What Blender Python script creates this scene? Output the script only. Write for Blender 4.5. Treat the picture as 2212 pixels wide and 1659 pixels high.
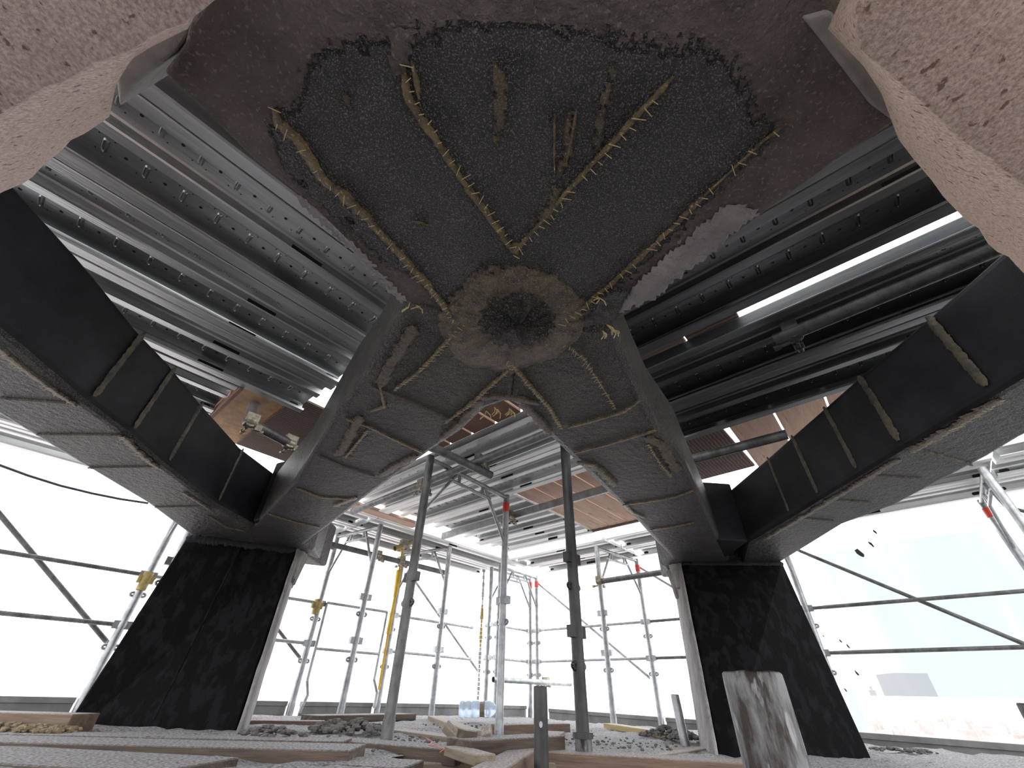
import bpy, bmesh, math, random
from mathutils import Vector, Matrix, noise
random.seed(7)
C = bpy.context.scene.collection
for o in list(bpy.data.objects): bpy.data.objects.remove(o)

# ------------------------------------------------------------------ camera, sky, exposure
W, H, F = 2212, 1659, 884.2
PITCH, ROLL, YAW = math.radians(37.27), math.radians(1.595), math.radians(42.18)
HC = 0.20                                            # lens height over the working deck
fw = Vector((0, math.cos(PITCH), math.sin(PITCH)))
u0 = Vector((0, -math.sin(PITCH), math.cos(PITCH))); x0 = Vector((1, 0, 0))
RX = x0*math.cos(ROLL) + u0*math.sin(ROLL)
UP = u0*math.cos(ROLL) - x0*math.sin(ROLL)
cd = bpy.data.cameras.new('camera'); cam = bpy.data.objects.new('camera', cd); C.objects.link(cam)
cd.sensor_fit = 'HORIZONTAL'; cd.sensor_width = 36.0; cd.lens = 36.0*F/W
cd.clip_start = 0.02; cd.clip_end = 20000
cam.matrix_world = Matrix(((RX.x, UP.x, -fw.x, 0), (RX.y, UP.y, -fw.y, 0), (RX.z, UP.z, -fw.z, HC), (0, 0, 0, 1)))
sc = bpy.context.scene; sc.camera = cam
wd = bpy.data.worlds.new('sky'); sc.world = wd; wd.use_nodes = True
bg = wd.node_tree.nodes['Background']; bg.inputs[0].default_value = (0.97, 0.985, 1.0, 1); bg.inputs[1].default_value = 3.2
vs = sc.view_settings; vs.view_transform = 'Standard'; vs.look = 'None'; vs.gamma = 1.0; vs.exposure = 0.3; vs.use_curve_mapping = False

# ------------------------------------------------------------------ the site's own axes
A = Vector((math.sin(YAW), math.cos(YAW), 0)); B = Vector((-math.cos(YAW), math.sin(YAW), 0))
def SQ(s, q, z=0.0): v = A*s + B*q; return Vector((v.x, v.y, z+HC))      # z counted from lens height
def ray(u, v): return RX*((u-W/2)/F) + UP*((H/2-v)/F) + fw
def pz(u, v, z): d = ray(u, v); p = d*(z/d.z); return Vector((p.x, p.y, z+HC))
def pq(u, v, q): d = ray(u, v); p = d*(q/d.dot(B)); return Vector((p.x, p.y, p.z+HC))
def ps(u, v, s): d = ray(u, v); p = d*(s/d.dot(A)); return Vector((p.x, p.y, p.z+HC))
def at(u, v, y): d = ray(u, v); p = d*(y/d.y); return Vector((p.x, p.y, p.z+HC))
def fz(x): return HC - 0.178 - 0.013*x               # the deck falls a little to the right

# ------------------------------------------------------------------ materials
def mat(name, base=(.5, .5, .5), rough=.6, metal=0.0, var=None, scale=8.0, bump=0.0, bscale=60.0, stretch=(1, 1, 1),
        dust=None, detail=6.0, spec=.5, bump2=None, coat=0.0, ramp=(.35, .65), grain=None, spark=None, bdist=.6):
    m = bpy.data.materials.new(name); m.use_nodes = True; n = m.node_tree.nodes; l = m.node_tree.links
    p = n['Principled BSDF']; p.inputs['Roughness'].default_value = rough; p.inputs['Metallic'].default_value = metal
    p.inputs['Specular IOR Level'].default_value = spec; p.inputs['Coat Weight'].default_value = coat
    p.inputs['Base Color'].default_value = (*base, 1)
    tc = n.new('ShaderNodeTexCoord'); mp = n.new('ShaderNodeMapping'); mp.inputs['Scale'].default_value = stretch
    l.new(tc.outputs['Object'], mp.inputs[0]); col = None
    if var:
        nz = n.new('ShaderNodeTexNoise'); nz.inputs['Scale'].default_value = scale; nz.inputs['Detail'].default_value = detail
        nz.inputs['Roughness'].default_value = .65; l.new(mp.outputs[0], nz.inputs['Vector'])
        r = n.new('ShaderNodeValToRGB'); r.color_ramp.elements[0].position = ramp[0]; r.color_ramp.elements[1].position = ramp[1]
        r.color_ramp.elements[0].color = (*base, 1); r.color_ramp.elements[1].color = (*var, 1)
        l.new(nz.outputs[0], r.inputs[0]); col = r.outputs[0]
    if grain:
        wv = n.new('ShaderNodeTexWave'); wv.wave_type = 'BANDS'; wv.bands_direction = 'Y'; wv.inputs['Scale'].default_value = grain[0]
        wv.inputs['Distortion'].default_value = grain[1]; wv.inputs['Detail'].default_value = 3; wv.inputs['Detail Scale'].default_value = 1.2
        l.new(mp.outputs[0], wv.inputs['Vector'])
        mx = n.new('ShaderNodeMix'); mx.data_type = 'RGBA'; mx.blend_type = 'MULTIPLY'; mx.inputs[0].default_value = grain[2]
        if col: l.new(col, mx.inputs[6])
        else: mx.inputs[6].default_value = (*base, 1)
        l.new(wv.outputs['Color'], mx.inputs[7]); col = mx.outputs[2]
    if spark:
        sn = n.new('ShaderNodeTexNoise'); sn.inputs['Scale'].default_value = spark[0]; sn.inputs['Detail'].default_value = 3; l.new(mp.outputs[0], sn.inputs['Vector'])
        sr = n.new('ShaderNodeMapRange'); sr.inputs[1].default_value = spark[1]; sr.inputs[2].default_value = spark[2]; l.new(sn.outputs[0], sr.inputs[0])
        mx = n.new('ShaderNodeMix'); mx.data_type = 'RGBA'; l.new(sr.outputs[0], mx.inputs[0]); mx.inputs[7].default_value = (*spark[3], 1)
        if col: l.new(col, mx.inputs[6])
        else: mx.inputs[6].default_value = (*base, 1)
        col = mx.outputs[2]
    if dust:
        g = n.new('ShaderNodeNewGeometry'); sx = n.new('ShaderNodeSeparateXYZ'); l.new(g.outputs['Normal'], sx.inputs[0])
        dn = n.new('ShaderNodeTexNoise'); dn.inputs['Scale'].default_value = 110; dn.inputs['Detail'].default_value = 8; l.new(tc.outputs['Object'], dn.inputs['Vector'])
        dr = n.new('ShaderNodeMapRange'); dr.inputs[1].default_value = .34; dr.inputs[2].default_value = .68; l.new(dn.outputs[0], dr.inputs[0])
        zr = n.new('ShaderNodeMapRange'); zr.inputs[1].default_value = .6; zr.inputs[2].default_value = .95; l.new(sx.outputs[2], zr.inputs[0])
        ml = n.new('ShaderNodeMath'); ml.operation = 'MULTIPLY'; l.new(dr.outputs[0], ml.inputs[0]); l.new(zr.outputs[0], ml.inputs[1])
        mx = n.new('ShaderNodeMix'); mx.data_type = 'RGBA'; l.new(ml.outputs[0], mx.inputs[0])
        if col: l.new(col, mx.inputs[6])
        else: mx.inputs[6].default_value = (*base, 1)
        mx.inputs[7].default_value = (*dust, 1); col = mx.outputs[2]
    if col: l.new(col, p.inputs['Base Color'])
    last = None
    for bs in ([(bscale, bump)] if bump else []) + ([bump2] if bump2 else []):
        bn = n.new('ShaderNodeTexNoise'); bn.inputs['Scale'].default_value = bs[0]; bn.inputs['Detail'].default_value = 5; bn.inputs['Roughness'].default_value = .6
        l.new(mp.outputs[0], bn.inputs['Vector']); b = n.new('ShaderNodeBump'); b.inputs['Strength'].default_value = min(1, bs[1]*1.0)
        b.inputs['Distance'].default_value = bdist/bs[0]; l.new(bn.outputs[0], b.inputs['Height'])
        if last: l.new(last.outputs[0], b.inputs['Normal'])
        last = b
    if last: l.new(last.outputs[0], p.inputs['Normal'])
    return m
M = {}
M['carbon'] = mat('carbon_wrap', (.008, .008, .009), .34, 0, (.034, .032, .030), 9, 1.0, 240, spec=.6, bump2=(60, .6), ramp=(.45, .8), spark=(430, .535, .66, (.27, .26, .25)), bdist=1.4)
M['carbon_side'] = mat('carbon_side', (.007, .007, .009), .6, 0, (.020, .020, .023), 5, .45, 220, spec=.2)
M['carbon_arm'] = mat('carbon_arm', (.012, .0115, .0115), .42, 0, (.060, .054, .046), 8, 1.0, 200, spec=.5, bump2=(40, .7), ramp=(.42, .78), spark=(330, .54, .67, (.22, .205, .18)), bdist=1.3)
M['bitumen'] = mat('black_wrap', (.004, .004, .0045), .7, 0, (.0095, .0095, .0105), 9, .35, 40, spec=.05, ramp=(.50, .57), stretch=(2, 2, 1))
M['mortar'] = mat('brown_mortar', (.07, .058, .052), .8, 0, (.15, .128, .116), 7, .9, 80, bump2=(14, .6), spark=(150, .58, .7, (.20, .18, .165)))
M['mortar_grey'] = mat('grey_mortar', (.20, .19, .19), .85, 0, (.34, .32, .315), 8, .8, 45, bump2=(12, .5))
M['concrete'] = mat('grey_concrete', (.20, .20, .195), .9, 0, (.33, .32, .31), 10, .6, 80)
M['resin'] = mat('yellow_resin', (.050, .035, .016), .28, 0, (.22, .148, .050), 46, 1.0, 120, spec=.65, ramp=(.34, .66), spark=(190, .60, .70, (.50, .38, .17)), bdist=1.3)
M['resin_pale'] = mat('pale_resin', (.040, .034, .026), .38, 0, (.17, .132, .082), 40, 1.0, 170, spec=.6, ramp=(.34, .68), spark=(300, .56, .68, (.32, .26, .17)), bdist=1.3)
M['thread'] = mat('yellow_thread', (.55, .44, .20), .5)
M['pink'] = mat('pink_stone', (.52, .375, .335), .9, 0, (.90, .72, .65), 260, .9, 330, detail=8, bump2=(60, .35), ramp=(.36, .62), spark=(95, .63, .69, (.27, .17, .155)), bdist=1.0)
M['band'] = mat('band_resin', (.020, .019, .016), .5, 0, (.105, .085, .05), 24, .8, 90, ramp=(.36, .66))
M['pink_warm'] = mat('orange_pink_stone', (.54, .385, .30), .9, 0, (.92, .74, .60), 260, .9, 330, detail=8, bump2=(60, .35), ramp=(.36, .62), spark=(105, .61, .68, (.32, .17, .13)), bdist=1.0)
M['plank_darkened'] = mat('darkened_plank_steel', (.10, .105, .11), .34, .85, (.20, .21, .21), 5, .1, 40, stretch=(.25, 3, 3))  # plank steel darkened in colour to make the right deck look dimmer
M['tube_black'] = mat('black_tube', (.022, .022, .023), .5, .3, (.06, .06, .058), 20, .3, 80, stretch=(1, 1, .3))
M['resin_stain'] = mat('resin_stain', (.016, .014, .011), .36, 0, (.13, .088, .040), 30, 1.0, 160, spec=.6, ramp=(.36, .66), spark=(380, .56, .68, (.26, .20, .12)), bdist=1.2)
M['haze_white'] = mat('hazed_far_render', (.86, .83, .87), .9)  # distance haze put into the far towers' base colour
M['tube_mid'] = mat('grey_tube', (.15, .15, .15), .5, .6, (.28, .28, .28), 20, .3, 80, stretch=(1, 1, .4))
M['plank_lit'] = mat('lit_plank_steel', (.58, .59, .59), .48, .65, (.74, .75, .74), 5, .1, 40, stretch=(.25, 3, 3))  # paler plank steel: horizon glow on middle and walkway decks put into colour
M['foam'] = mat('dirty_foam', (.10, .075, .05), .9, 0, (.34, .26, .15), 40, .6, 60)
M['galv'] = mat('galvanised_steel', (.26, .27, .28), .45, .8, (.46, .47, .48), 14, .12, 90)
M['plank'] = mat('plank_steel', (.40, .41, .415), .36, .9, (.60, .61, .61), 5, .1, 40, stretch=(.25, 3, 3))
M['tube_old'] = mat('weathered_tube', (.085, .084, .082), .5, .55, (.19, .19, .185), 20, .3, 80, stretch=(1, 1, .4))
M['tube_rust'] = mat('stained_pipe', (.17, .17, .175), .6, .3, (.022, .015, .011), 20, .5, 60, stretch=(1.2, 1.2, .3), ramp=(.46, .58), spark=(90, .60, .68, (.26, .26, .27)))
M['clamp'] = mat('clamp_steel', (.16, .14, .11), .5, .7, (.42, .38, .30), 40, .3, 90)
M['black'] = mat('black_slot', (.004, .004, .004), .7)
M['red'] = mat('red_band', (.62, .05, .03), .5)
M['yellow'] = mat('yellow_strap', (.72, .45, .03), .6, 0, (.55, .33, .02), 30)
M['yellow_old'] = mat('faded_yellow', (.45, .34, .10), .6, 0, (.22, .17, .07), 30)
M['wood'] = mat('old_timber', (.050, .036, .029), .85, 0, (.13, .095, .075), 9, .5, 30, stretch=(.3, 3, 3), dust=(.46, .46, .49))
M['wood_pale'] = mat('pale_timber', (.17, .135, .095), .8, 0, (.27, .22, .165), 9, .4, 30, stretch=(.3, 3, 3), dust=(.46, .455, .46))
M['wood_yellow'] = mat('yellow_timber', (.27, .20, .08), .7, 0, (.36, .28, .12), 9, .3, 30, stretch=(.3, 3, 3), dust=(.46, .455, .46))
M['wood_pink'] = mat('reddish_timber', (.13, .085, .065), .8, 0, (.24, .165, .125), 9, .4, 30, stretch=(.3, 3, 3), dust=(.44, .44, .46))
M['panel'] = mat('deck_boarding', (.50, .32, .235), .75, 0, (.62, .45, .35), 5, .25, 30, stretch=(.5, 4, 2), spark=(9, .62, .70, (.30, .19, .15)))
M['ply_dark'] = mat('stained_plywood', (.19, .10, .065), .7, 0, (.12, .06, .04), 6, .2, 30, grain=(14, 3, .85))
M['ply_brown'] = mat('brown_board', (.22, .125, .085), .75, 0, (.30, .18, .13), 6, .2, 30, stretch=(.5, 3, 2))
M['osb'] = mat('osb_board', (.55, .36, .20), .7, 0, (.40, .22, .11), 18, .3, 40)
M['dusty'] = mat('dusty_deck', (.07, .062, .058), .9, 0, (.19, .175, .165), 14, .8, 40, dust=(.46, .46, .49), stretch=(.5, 2, 2))
M['rubble'] = mat('rubble', (.07, .065, .062), .95, 0, (.16, .15, .145), 12, .8, 60, dust=(.26, .25, .25))
M['toe'] = mat('toe_board_steel', (.16, .165, .165), .6, .4, (.25, .255, .25), 6, .15, 50)
M['cable'] = mat('dark_cable', (.03, .03, .045), .6)
M['city'] = mat('hazed_render', (.50, .45, .44), .9, 0, (.62, .58, .57), .05)  # city colours from here paled to carry the haze
M['city_red'] = mat('brick_render', (.42, .31, .30), .9, 0, (.52, .43, .41), .05)
M['city_blue'] = mat('blue_glass', (.26, .31, .42), .5, 0, (.34, .38, .46), .05)
M['ground'] = mat('city_ground', (.40, .36, .36), .95, 0, (.52, .48, .47), .01)
def bottle_mat():
    m = bpy.data.materials.new('clear_plastic'); m.use_nodes = True; p = m.node_tree.nodes['Principled BSDF']
    p.inputs['Base Color'].default_value = (.72, .82, .95, 1); p.inputs['Roughness'].default_value = .25; p.inputs['Transmission Weight'].default_value = .45; p.inputs['IOR'].default_value = 1.2
    return m
M['bottle'] = bottle_mat()
def sheet_mat():
    m = bpy.data.materials.new('pale_blue_netting'); m.use_nodes = True; n = m.node_tree.nodes; l = m.node_tree.links; n.clear()
    out = n.new('ShaderNodeOutputMaterial'); mix = n.new('ShaderNodeMixShader'); tr = n.new('ShaderNodeBsdfTransparent'); tl = n.new('ShaderNodeBsdfTranslucent')
    tc = n.new('ShaderNodeTexCoord'); mp = n.new('ShaderNodeMapping'); mp.inputs['Scale'].default_value = (2.2, 1, .35); nz = n.new('ShaderNodeTexNoise'); nz.inputs['Scale'].default_value = 1.3; nz.inputs['Detail'].default_value = 3
    r = n.new('ShaderNodeValToRGB'); r.color_ramp.elements[0].position = .42; r.color_ramp.elements[0].color = (.218, .248, .252, 1); r.color_ramp.elements[1].position = .66; r.color_ramp.elements[1].color = (.272, .276, .276, 1)
    l.new(tc.outputs['Object'], mp.inputs[0]); l.new(mp.outputs[0], nz.inputs[0]); l.new(nz.outputs[0], r.inputs[0]); l.new(r.outputs[0], tr.inputs[0])
    tl.inputs[0].default_value = (.5, .55, .56, 1); mix.inputs[0].default_value = .12; l.new(tr.outputs[0], mix.inputs[1]); l.new(tl.outputs[0], mix.inputs[2]); l.new(mix.outputs[0], out.inputs[0])
    return m
M['sheet'] = sheet_mat()

# ------------------------------------------------------------------ mesh helpers
class MB:
    def __init__(s): s.v = []; s.f = []; s.sm = []; s.mi = []
    def add(s, vs, fs, smooth=False, mi=0):
        b = len(s.v); s.v += [tuple(v) for v in vs]
        for f in fs: s.f.append([b+i for i in f]); s.sm.append(smooth); s.mi.append(mi)
    def tube(s, p, q, r, n=14, mi=0, cap=True, r2=None):
        p, q = Vector(p), Vector(q); d = (q-p).normalized(); t = Vector((0, 0, 1)) if abs(d.z) < .9 else Vector((1, 0, 0))
        e = d.cross(t).normalized(); g = d.cross(e); r2 = r if r2 is None else r2
        c = [(math.cos(2*math.pi*i/n), math.sin(2*math.pi*i/n)) for i in range(n)]
        a = [p+(e*x+g*y)*r for x, y in c]; b = [q+(e*x+g*y)*r2 for x, y in c]
        s.add(a+b, [(i, (i+1) % n, n+(i+1) % n, n+i) for i in range(n)], True, mi)
        if cap: s.add(a, [tuple(range(n-1, -1, -1))], False, mi); s.add(b, [tuple(range(n))], False, mi)
    def path(s, pts, r, n=8, mi=0):
        for p, q in zip(pts, pts[1:]): s.tube(p, q, r, n, mi)
    def box(s, c, e1, e2, e3, mi=0):                 # centre, three half-axes
        c = Vector(c); e1, e2, e3 = Vector(e1), Vector(e2), Vector(e3)
        v = [c+e1*i+e2*j+e3*k for k in (-1, 1) for j in (-1, 1) for i in (-1, 1)]
        s.add(v, [(0, 2, 3, 1), (4, 5, 7, 6), (0, 1, 5, 4), (2, 6, 7, 3), (0, 4, 6, 2), (1, 3, 7, 5)], False, mi)
    def prism(s, lo, hi, mi=0):                      # two loops of equal length
        n = len(lo); s.add(list(lo)+list(hi), [tuple(range(n-1, -1, -1)), tuple(range(n, 2*n))]+[(i, (i+1) % n, n+(i+1) % n, n+i) for i in range(n)], False, mi)
    def build(s, name, m, parent=None, bevel=0, seg=2, solid=0):
        me = bpy.data.meshes.new(name); me.from_pydata(s.v, [], s.f); me.update()
        for p, sm, mi in zip(me.polygons, s.sm, s.mi): p.use_smooth = sm; p.material_index = mi
        for mm in (m if isinstance(m, list) else [m]): me.materials.append(mm)
        bm = bmesh.new(); bm.from_mesh(me); bmesh.ops.recalc_face_normals(bm, faces=bm.faces); bm.to_mesh(me); bm.free()
        o = bpy.data.objects.new(name, me); C.objects.link(o)
        if parent: o.parent = parent; o.matrix_parent_inverse = Matrix.Translation(-parent.location) if parent.type == 'EMPTY' else Matrix.Identity(4)
        if solid: k = o.modifiers.new('thickness', 'SOLIDIFY'); k.thickness = solid; k.offset = 0
        if bevel: k = o.modifiers.new('edges', 'BEVEL'); k.width = bevel; k.segments = seg; k.limit_method = 'ANGLE'; k.angle_limit = math.radians(40)
        return o
def tag(o, label, cat, group=None, kind=None):
    o['label'] = label; o['category'] = cat
    if group: o['group'] = group
    if kind: o['kind'] = kind
    return o
def thing(name, loc, label, cat, group=None):
    o = bpy.data.objects.new(name, None); C.objects.link(o); o.location = loc; o.empty_display_size = .1
    return tag(o, label, cat, group)
def struct(o): o['kind'] = 'structure'; return o
def inside(p, poly):
    r = False; j = len(poly)-1
    for i in range(len(poly)):
        if (poly[i][1] > p[1]) != (poly[j][1] > p[1]) and p[0] < (poly[j][0]-poly[i][0])*(p[1]-poly[i][1])/(poly[j][1]-poly[i][1])+poly[i][0]: r = not r
        j = i
    return r
def sheet(poly, z, cell=.0065, amp=.004, freq=14, jag=.014):   # lumpy skin under a soffit, ragged rim, closed at the back
    xs = [p[0] for p in poly]; ys = [p[1] for p in poly]; mb = MB(); idx = {}
    x0_, y0_ = min(xs), min(ys); nx = int((max(xs)-x0_)/cell)+2; ny = int((max(ys)-y0_)/cell)+2; cells = []
    for i in range(nx):
        for j in range(ny):
            x, y = x0_+(i+.5)*cell, y0_+(j+.5)*cell
            jx = noise.noise((x*110, y*110, 3.1))*jag*.9+noise.noise((x*9, y*9, 1.7))*jag; jy = noise.noise((x*110, y*110, 8.1))*jag*.9+noise.noise((x*9, y*9, 5.5))*jag
            if inside((x+jx, y+jy), poly): cells.append((i, j))
    cs = set(cells); vs, fs = [], []
    def vid(i, j):
        if (i, j) not in idx:
            x, y = x0_+i*cell, y0_+j*cell
            rim = not all(c in cs for c in ((i, j), (i-1, j), (i, j-1), (i-1, j-1)))
            h = amp*(noise.noise((x*freq, y*freq, z))+.6*noise.noise((x*freq*2.7, y*freq*2.7, z)))
            idx[(i, j)] = len(vs)
            wob = cell*.3 if rim else 0
            vs.append((x+random.uniform(-wob, wob), y+random.uniform(-wob, wob), z+HC+(.0045 if rim else h)))
        return idx[(i, j)]
    for i, j in cells: fs.append((vid(i, j), vid(i, j+1), vid(i+1, j+1), vid(i+1, j)))
    mb.add(vs, fs, True); return mb
def resample(pts, step):
    out = [Vector(pts[0])]
    for p, q in zip(pts, pts[1:]):
        p, q = Vector(p), Vector(q); n = max(1, int((q-p).length/step))
        out += [p.lerp(q, k/n) for k in range(1, n+1)]
    return out
def ribbon(pts, w, h=.005, jit=.35, step=.005, nrm=Vector((0, 0, -1))):     # raised bead of resin along a line
    p = resample(pts, step); mb = MB(); vs = []; n = len(p); k = 5
    for i, c in enumerate(p):
        d = (p[min(i+1, n-1)]-p[max(i-1, 0)]).normalized(); s = d.cross(nrm).normalized()
        tp = min(1, .35+min(i, n-1-i)/6)
        wl = w*tp*(1+jit*noise.noise(c*35+Vector((5, 0, 0)))*1.4+jit*noise.noise(c*130+Vector((5, 0, 0)))*1.6); wr = w*tp*(1+jit*noise.noise(c*35+Vector((0, 9, 0)))*1.4+jit*noise.noise(c*130+Vector((0, 9, 0)))*1.6)
        hh = h*.16*(1+1.1*noise.noise(c*75))
        for t, z in ((-1, -.004), (-.6, .75), (0, 1.0+.3*noise.noise(c*90)), (.6, .75), (1, -.004)):
            vs.append(c+s*(t*(wl if t < 0 else wr)/2)+nrm*(hh*z if z > 0 else -.004))
    mb.add(vs, [(i*k+j, i*k+j+1, (i+1)*k+j+1, (i+1)*k+j) for i in range(n-1) for j in range(k-1)], True)
    return mb
def stitches(pts, w, off=0.0, step=.0145, r=.00075, nrm=Vector((0, 0, -1)), slant=.3):
    p = resample(pts, step); mb = MB()
    for i in range(len(p)-1):
        if random.random() < .15: continue
        c = p[i]; d = (p[i+1]-p[i]).normalized(); s = d.cross(nrm).normalized(); c = c+s*off
        l = w*random.uniform(.25, .7); g = s*l+d*l*random.uniform(-slant*2, slant*2.6); c = c+s*random.uniform(-.25, .25)*w
        mb.tube(c-g+nrm*.003, c+g+nrm*random.uniform(.004, .009), r, 5)
    return mb

# ------------------------------------------------------------------ ground, floor and deck edges
ZB = .75
g = MB(); g.add([(-9000, -9000, -60), (9000, -9000, -60), (9000, 9000, -60), (-9000, 9000, -60)], [(0, 1, 2, 3)]); o = struct(g.build('floor_street', M['ground'])); o['label'] = 'pale city ground far below the scaffold'
def deckpt(s, q, dz=0): v = A*s+B*q; return Vector((v.x, v.y, fz(v.x)+dz))
g = MB()
n_s, n_q = 150, 150
def hole(s, q): v = A*s+B*q; return (-.36 < v.x < .92) and .75 < v.y < min(2.22, 2.25-.3*(v.x-.2))+.02*math.sin(v.x*40)
def hgt(s, q): return .012*noise.noise((s*3, q*14, 0))+.008*noise.noise((s*14, q*25, 2))+(.006 if int(q*5+50) % 2 else 0)-.012
vsx = {}; V_ = []; F_ = []
for i in range(n_s):
    for j in range(n_q):
        s = -2.6+7.2*i/(n_s-1); q = -3.0+7.1*j/(n_q-1); vsx[i, j] = len(V_); V_.append(deckpt(s, q, hgt(s, q)))
for i in range(n_s-1):
    for j in range(n_q-1):
        s = -2.6+7.2*(i+.5)/(n_s-1); q = -3.0+7.1*(j+.5)/(n_q-1)
        if not hole(s, q): F_.append((vsx[i, j], vsx[i+1, j], vsx[i+1, j+1], vsx[i, j+1]))
g.add(V_, F_, True)
floor = struct(g.build('floor', M['dusty'])); floor['label'] = 'dusty timber working deck of the scaffold'
g = MB(); c = [deckpt(-2.6, -3, -.28), deckpt(4.6, -3, -.28), deckpt(4.6, 4.1, -.28), deckpt(-2.6, 4.1, -.28)]
g.prism([p-Vector((0, 0, .05)) for p in c], c); o = struct(g.build('floor_lower', M['ply_brown'])); o['label'] = 'dark lower deck seen through the gap'

# ------------------------------------------------------------------ the two black columns
def column(ft, fb, away, label, side_right, blob):
    root = thing('concrete_column', ((fb[0]+fb[1])/2), label, 'column', 'black wrapped columns')
    aw = Vector(away)
    lo = [fb[0], fb[1], fb[1]+aw, fb[0]+aw]; hi = [ft[0], ft[1], ft[1]+aw*.9, ft[0]+aw*.9]
    m = MB(); m.prism([p-Vector((0, 0, .06)) for p in lo], hi); sh = m.build('shaft', M['bitumen'], root, bevel=.012)
    i, sg = (1, 1) if side_right else (0, -1)
    m = MB(); n = 14; ex = (fb[1]-fb[0]).normalized()*sg
    vs = []
    for k in range(n+1):
        t = k/n; p = fb[i].lerp(ft[i], t); wob = .012*noise.noise(p*9)
        a2 = aw*(1-.1*t)
        for w_, d_ in ((-.012, 0.004), (-.010, .024), (.5, .030), (1.0, .024), (1.0, .004)):
            vs.append(p+a2*w_+ex*(d_+wob*.5))
    m.add(vs, [(k*5+j, k*5+j+1, k*5+5+j+1, k*5+5+j) for k in range(n) for j in range(4)], True)
    s_ = m.build('mortar_side', M['mortar_grey'], root); s_['label'] = 'bare grey mortar side of the column'
    m = MB()
    top = ft[i]+aw*.45; n = 10
    for k in range(n):                                # hardened mortar that ran out below the beam
        a_ = top+aw*random.uniform(-.35, .35)+ex*random.uniform(.015, .05); zz = random.uniform(.06, .19)
        m.tube(a_, a_-Vector((0, 0, zz)), random.uniform(.03, .05), 8, r2=random.uniform(.012, .03))
    b_ = m.build('mortar_lump', M['mortar_grey'], root); b_['label'] = 'grey mortar run under the beam'
    f0 = (fb[0]+fb[1])/2; t0 = (ft[0]+ft[1])/2; m = MB(); nr = Vector((0, -1, 0))
    m = ribbon([f0.lerp(t0, .06)+nr*.006, f0.lerp(t0, .97)+nr*.006], .012, .004, nrm=nr); m.build('wrap_joint', M['bitumen'], root)
    m = ribbon([ft[0]+nr*.004-Vector((0, 0, .01)), ft[1]+nr*.004-Vector((0, 0, .01))], .05, .012, nrm=nr); m.build('wrap_collar', M['carbon_side'], root)
    return root
zt = .765
cl_t = [pz(405, 1158, zt-.02), pz(640, 1186, zt-.02)]
cl_b = [pz(138, 1580, -.185), pz(500, 1592, -.185)]
cl_b[0].y = cl_b[1].y = (cl_b[0].y+cl_b[1].y)/2
column(cl_t, cl_b, (-.185, .46, 0), 'flared black-wrapped column standing left of centre, grey mortar on its right side', True, 0)
cr_t = [pz(1472, 1217, zt-.02), pz(1690, 1214, zt-.02)]
cr_b = [pz(1557, 1647, -.222), pz(1887, 1642, -.222)]
column(cr_t, cr_b, (.115, .48, 0), 'flared black-wrapped column standing behind the big stained pipe stub', False, 0)

# ------------------------------------------------------------------ overhead frame of wrapped beams
frame = thing('concrete_frame', SQ(.6, .6, ZB), 'black carbon-wrapped concrete beams meeting in an X overhead, with yellow resin seams', 'concrete frame')
def P(*uv): return [pz(u, v, ZB) for u, v in uv]
def beam(name, pts, z0, z1, m, bev=.025):
    mb = MB(); mb.prism([Vector((p.x, p.y, z0+HC)) for p in pts], [Vector((p.x, p.y, z1+HC)) for p in pts]); return mb.build(name, m, frame, bevel=bev, seg=3)
back = lambda p, y: Vector((p.x, y, p.z))
LO_in = P((0, 719), (51, 760), (177, 867), (270, 935), (354, 1006), (464, 1091), (549, 1137)); LO_out = P((405, 1154), (312, 1086), (169, 1002), (0, 901))
hubL = P((640, 1186), (405, 1158)); hl = [p+Vector((.03, .5, 0)) for p in hubL]
outL = [back(LO_in[0]+Vector((.03, 0, 0)), .35)]+LO_in+[hubL[0].lerp(hubL[1], .35)]+[LO_out[0], LO_out[1], LO_out[2], LO_out[3], back(LO_out[3]+Vector((.03, 0, 0)), .35)]
b1 = beam('outer_beam', outL, ZB, 1.085, [M['carbon_arm'], M['carbon_side']], .03)
RO_in = P((2212, 834), (2155, 848), (1956, 966), (1861, 1024), (1775, 1076), (1712, 1115), (1612, 1174)); RO_out = P((1712, 1195), (1825, 1133), (1938, 1092), (2146, 984), (2212, 945))
hubR = P((1472, 1217), (1690, 1215))
outR = [back(RO_in[1], .45)]+RO_in[1:]+[hubR[0].lerp(hubR[1], .6), hubR[1]]+RO_out[1:]+[back(RO_out[-1], .45)]
b2 = beam('outer_beam', outR, ZB, 1.09, [M['carbon_arm'], M['carbon_side']], .03)
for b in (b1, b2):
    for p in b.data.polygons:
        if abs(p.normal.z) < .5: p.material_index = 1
LD_out = P((880, 640), (873, 656), (780, 821), (725, 892), (633, 1044), (549, 1135)); LD_in = P((1108, 871), (1092, 871), (1050, 884), (995, 935), (936, 973), (877, 1015), (793, 1074), (734, 1120), (655, 1178))
ld = LD_out+[hubL[1].lerp(hubL[0], .35), hubL[1].lerp(hubL[0], .95), hubL[0]+Vector((.05, .3, 0)), LD_in[-1]+Vector((.02, .12, 0))]+LD_in[::-1]+P((1130, 700))
beam('diagonal_beam', ld, ZB+.001, 1.07, M['carbon_arm'], .035)
RD_in = P((1092, 871), (1122, 888), (1164, 930), (1215, 977), (1299, 1057), (1375, 1129), (1417, 1175), (1452, 1208)); RD_out = P((1329, 700), (1345, 755), (1392, 859), (1426, 930), (1485, 1006), (1520, 1085), (1558, 1172))
rd = RD_in+[RD_in[-1]+Vector((-.02, .2, 0)), hubR[0]+Vector((0, .3, 0)), hubR[0], hubR[0].lerp(hubR[1], .5)]+RD_out[::-1]+P((1110, 690))
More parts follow.
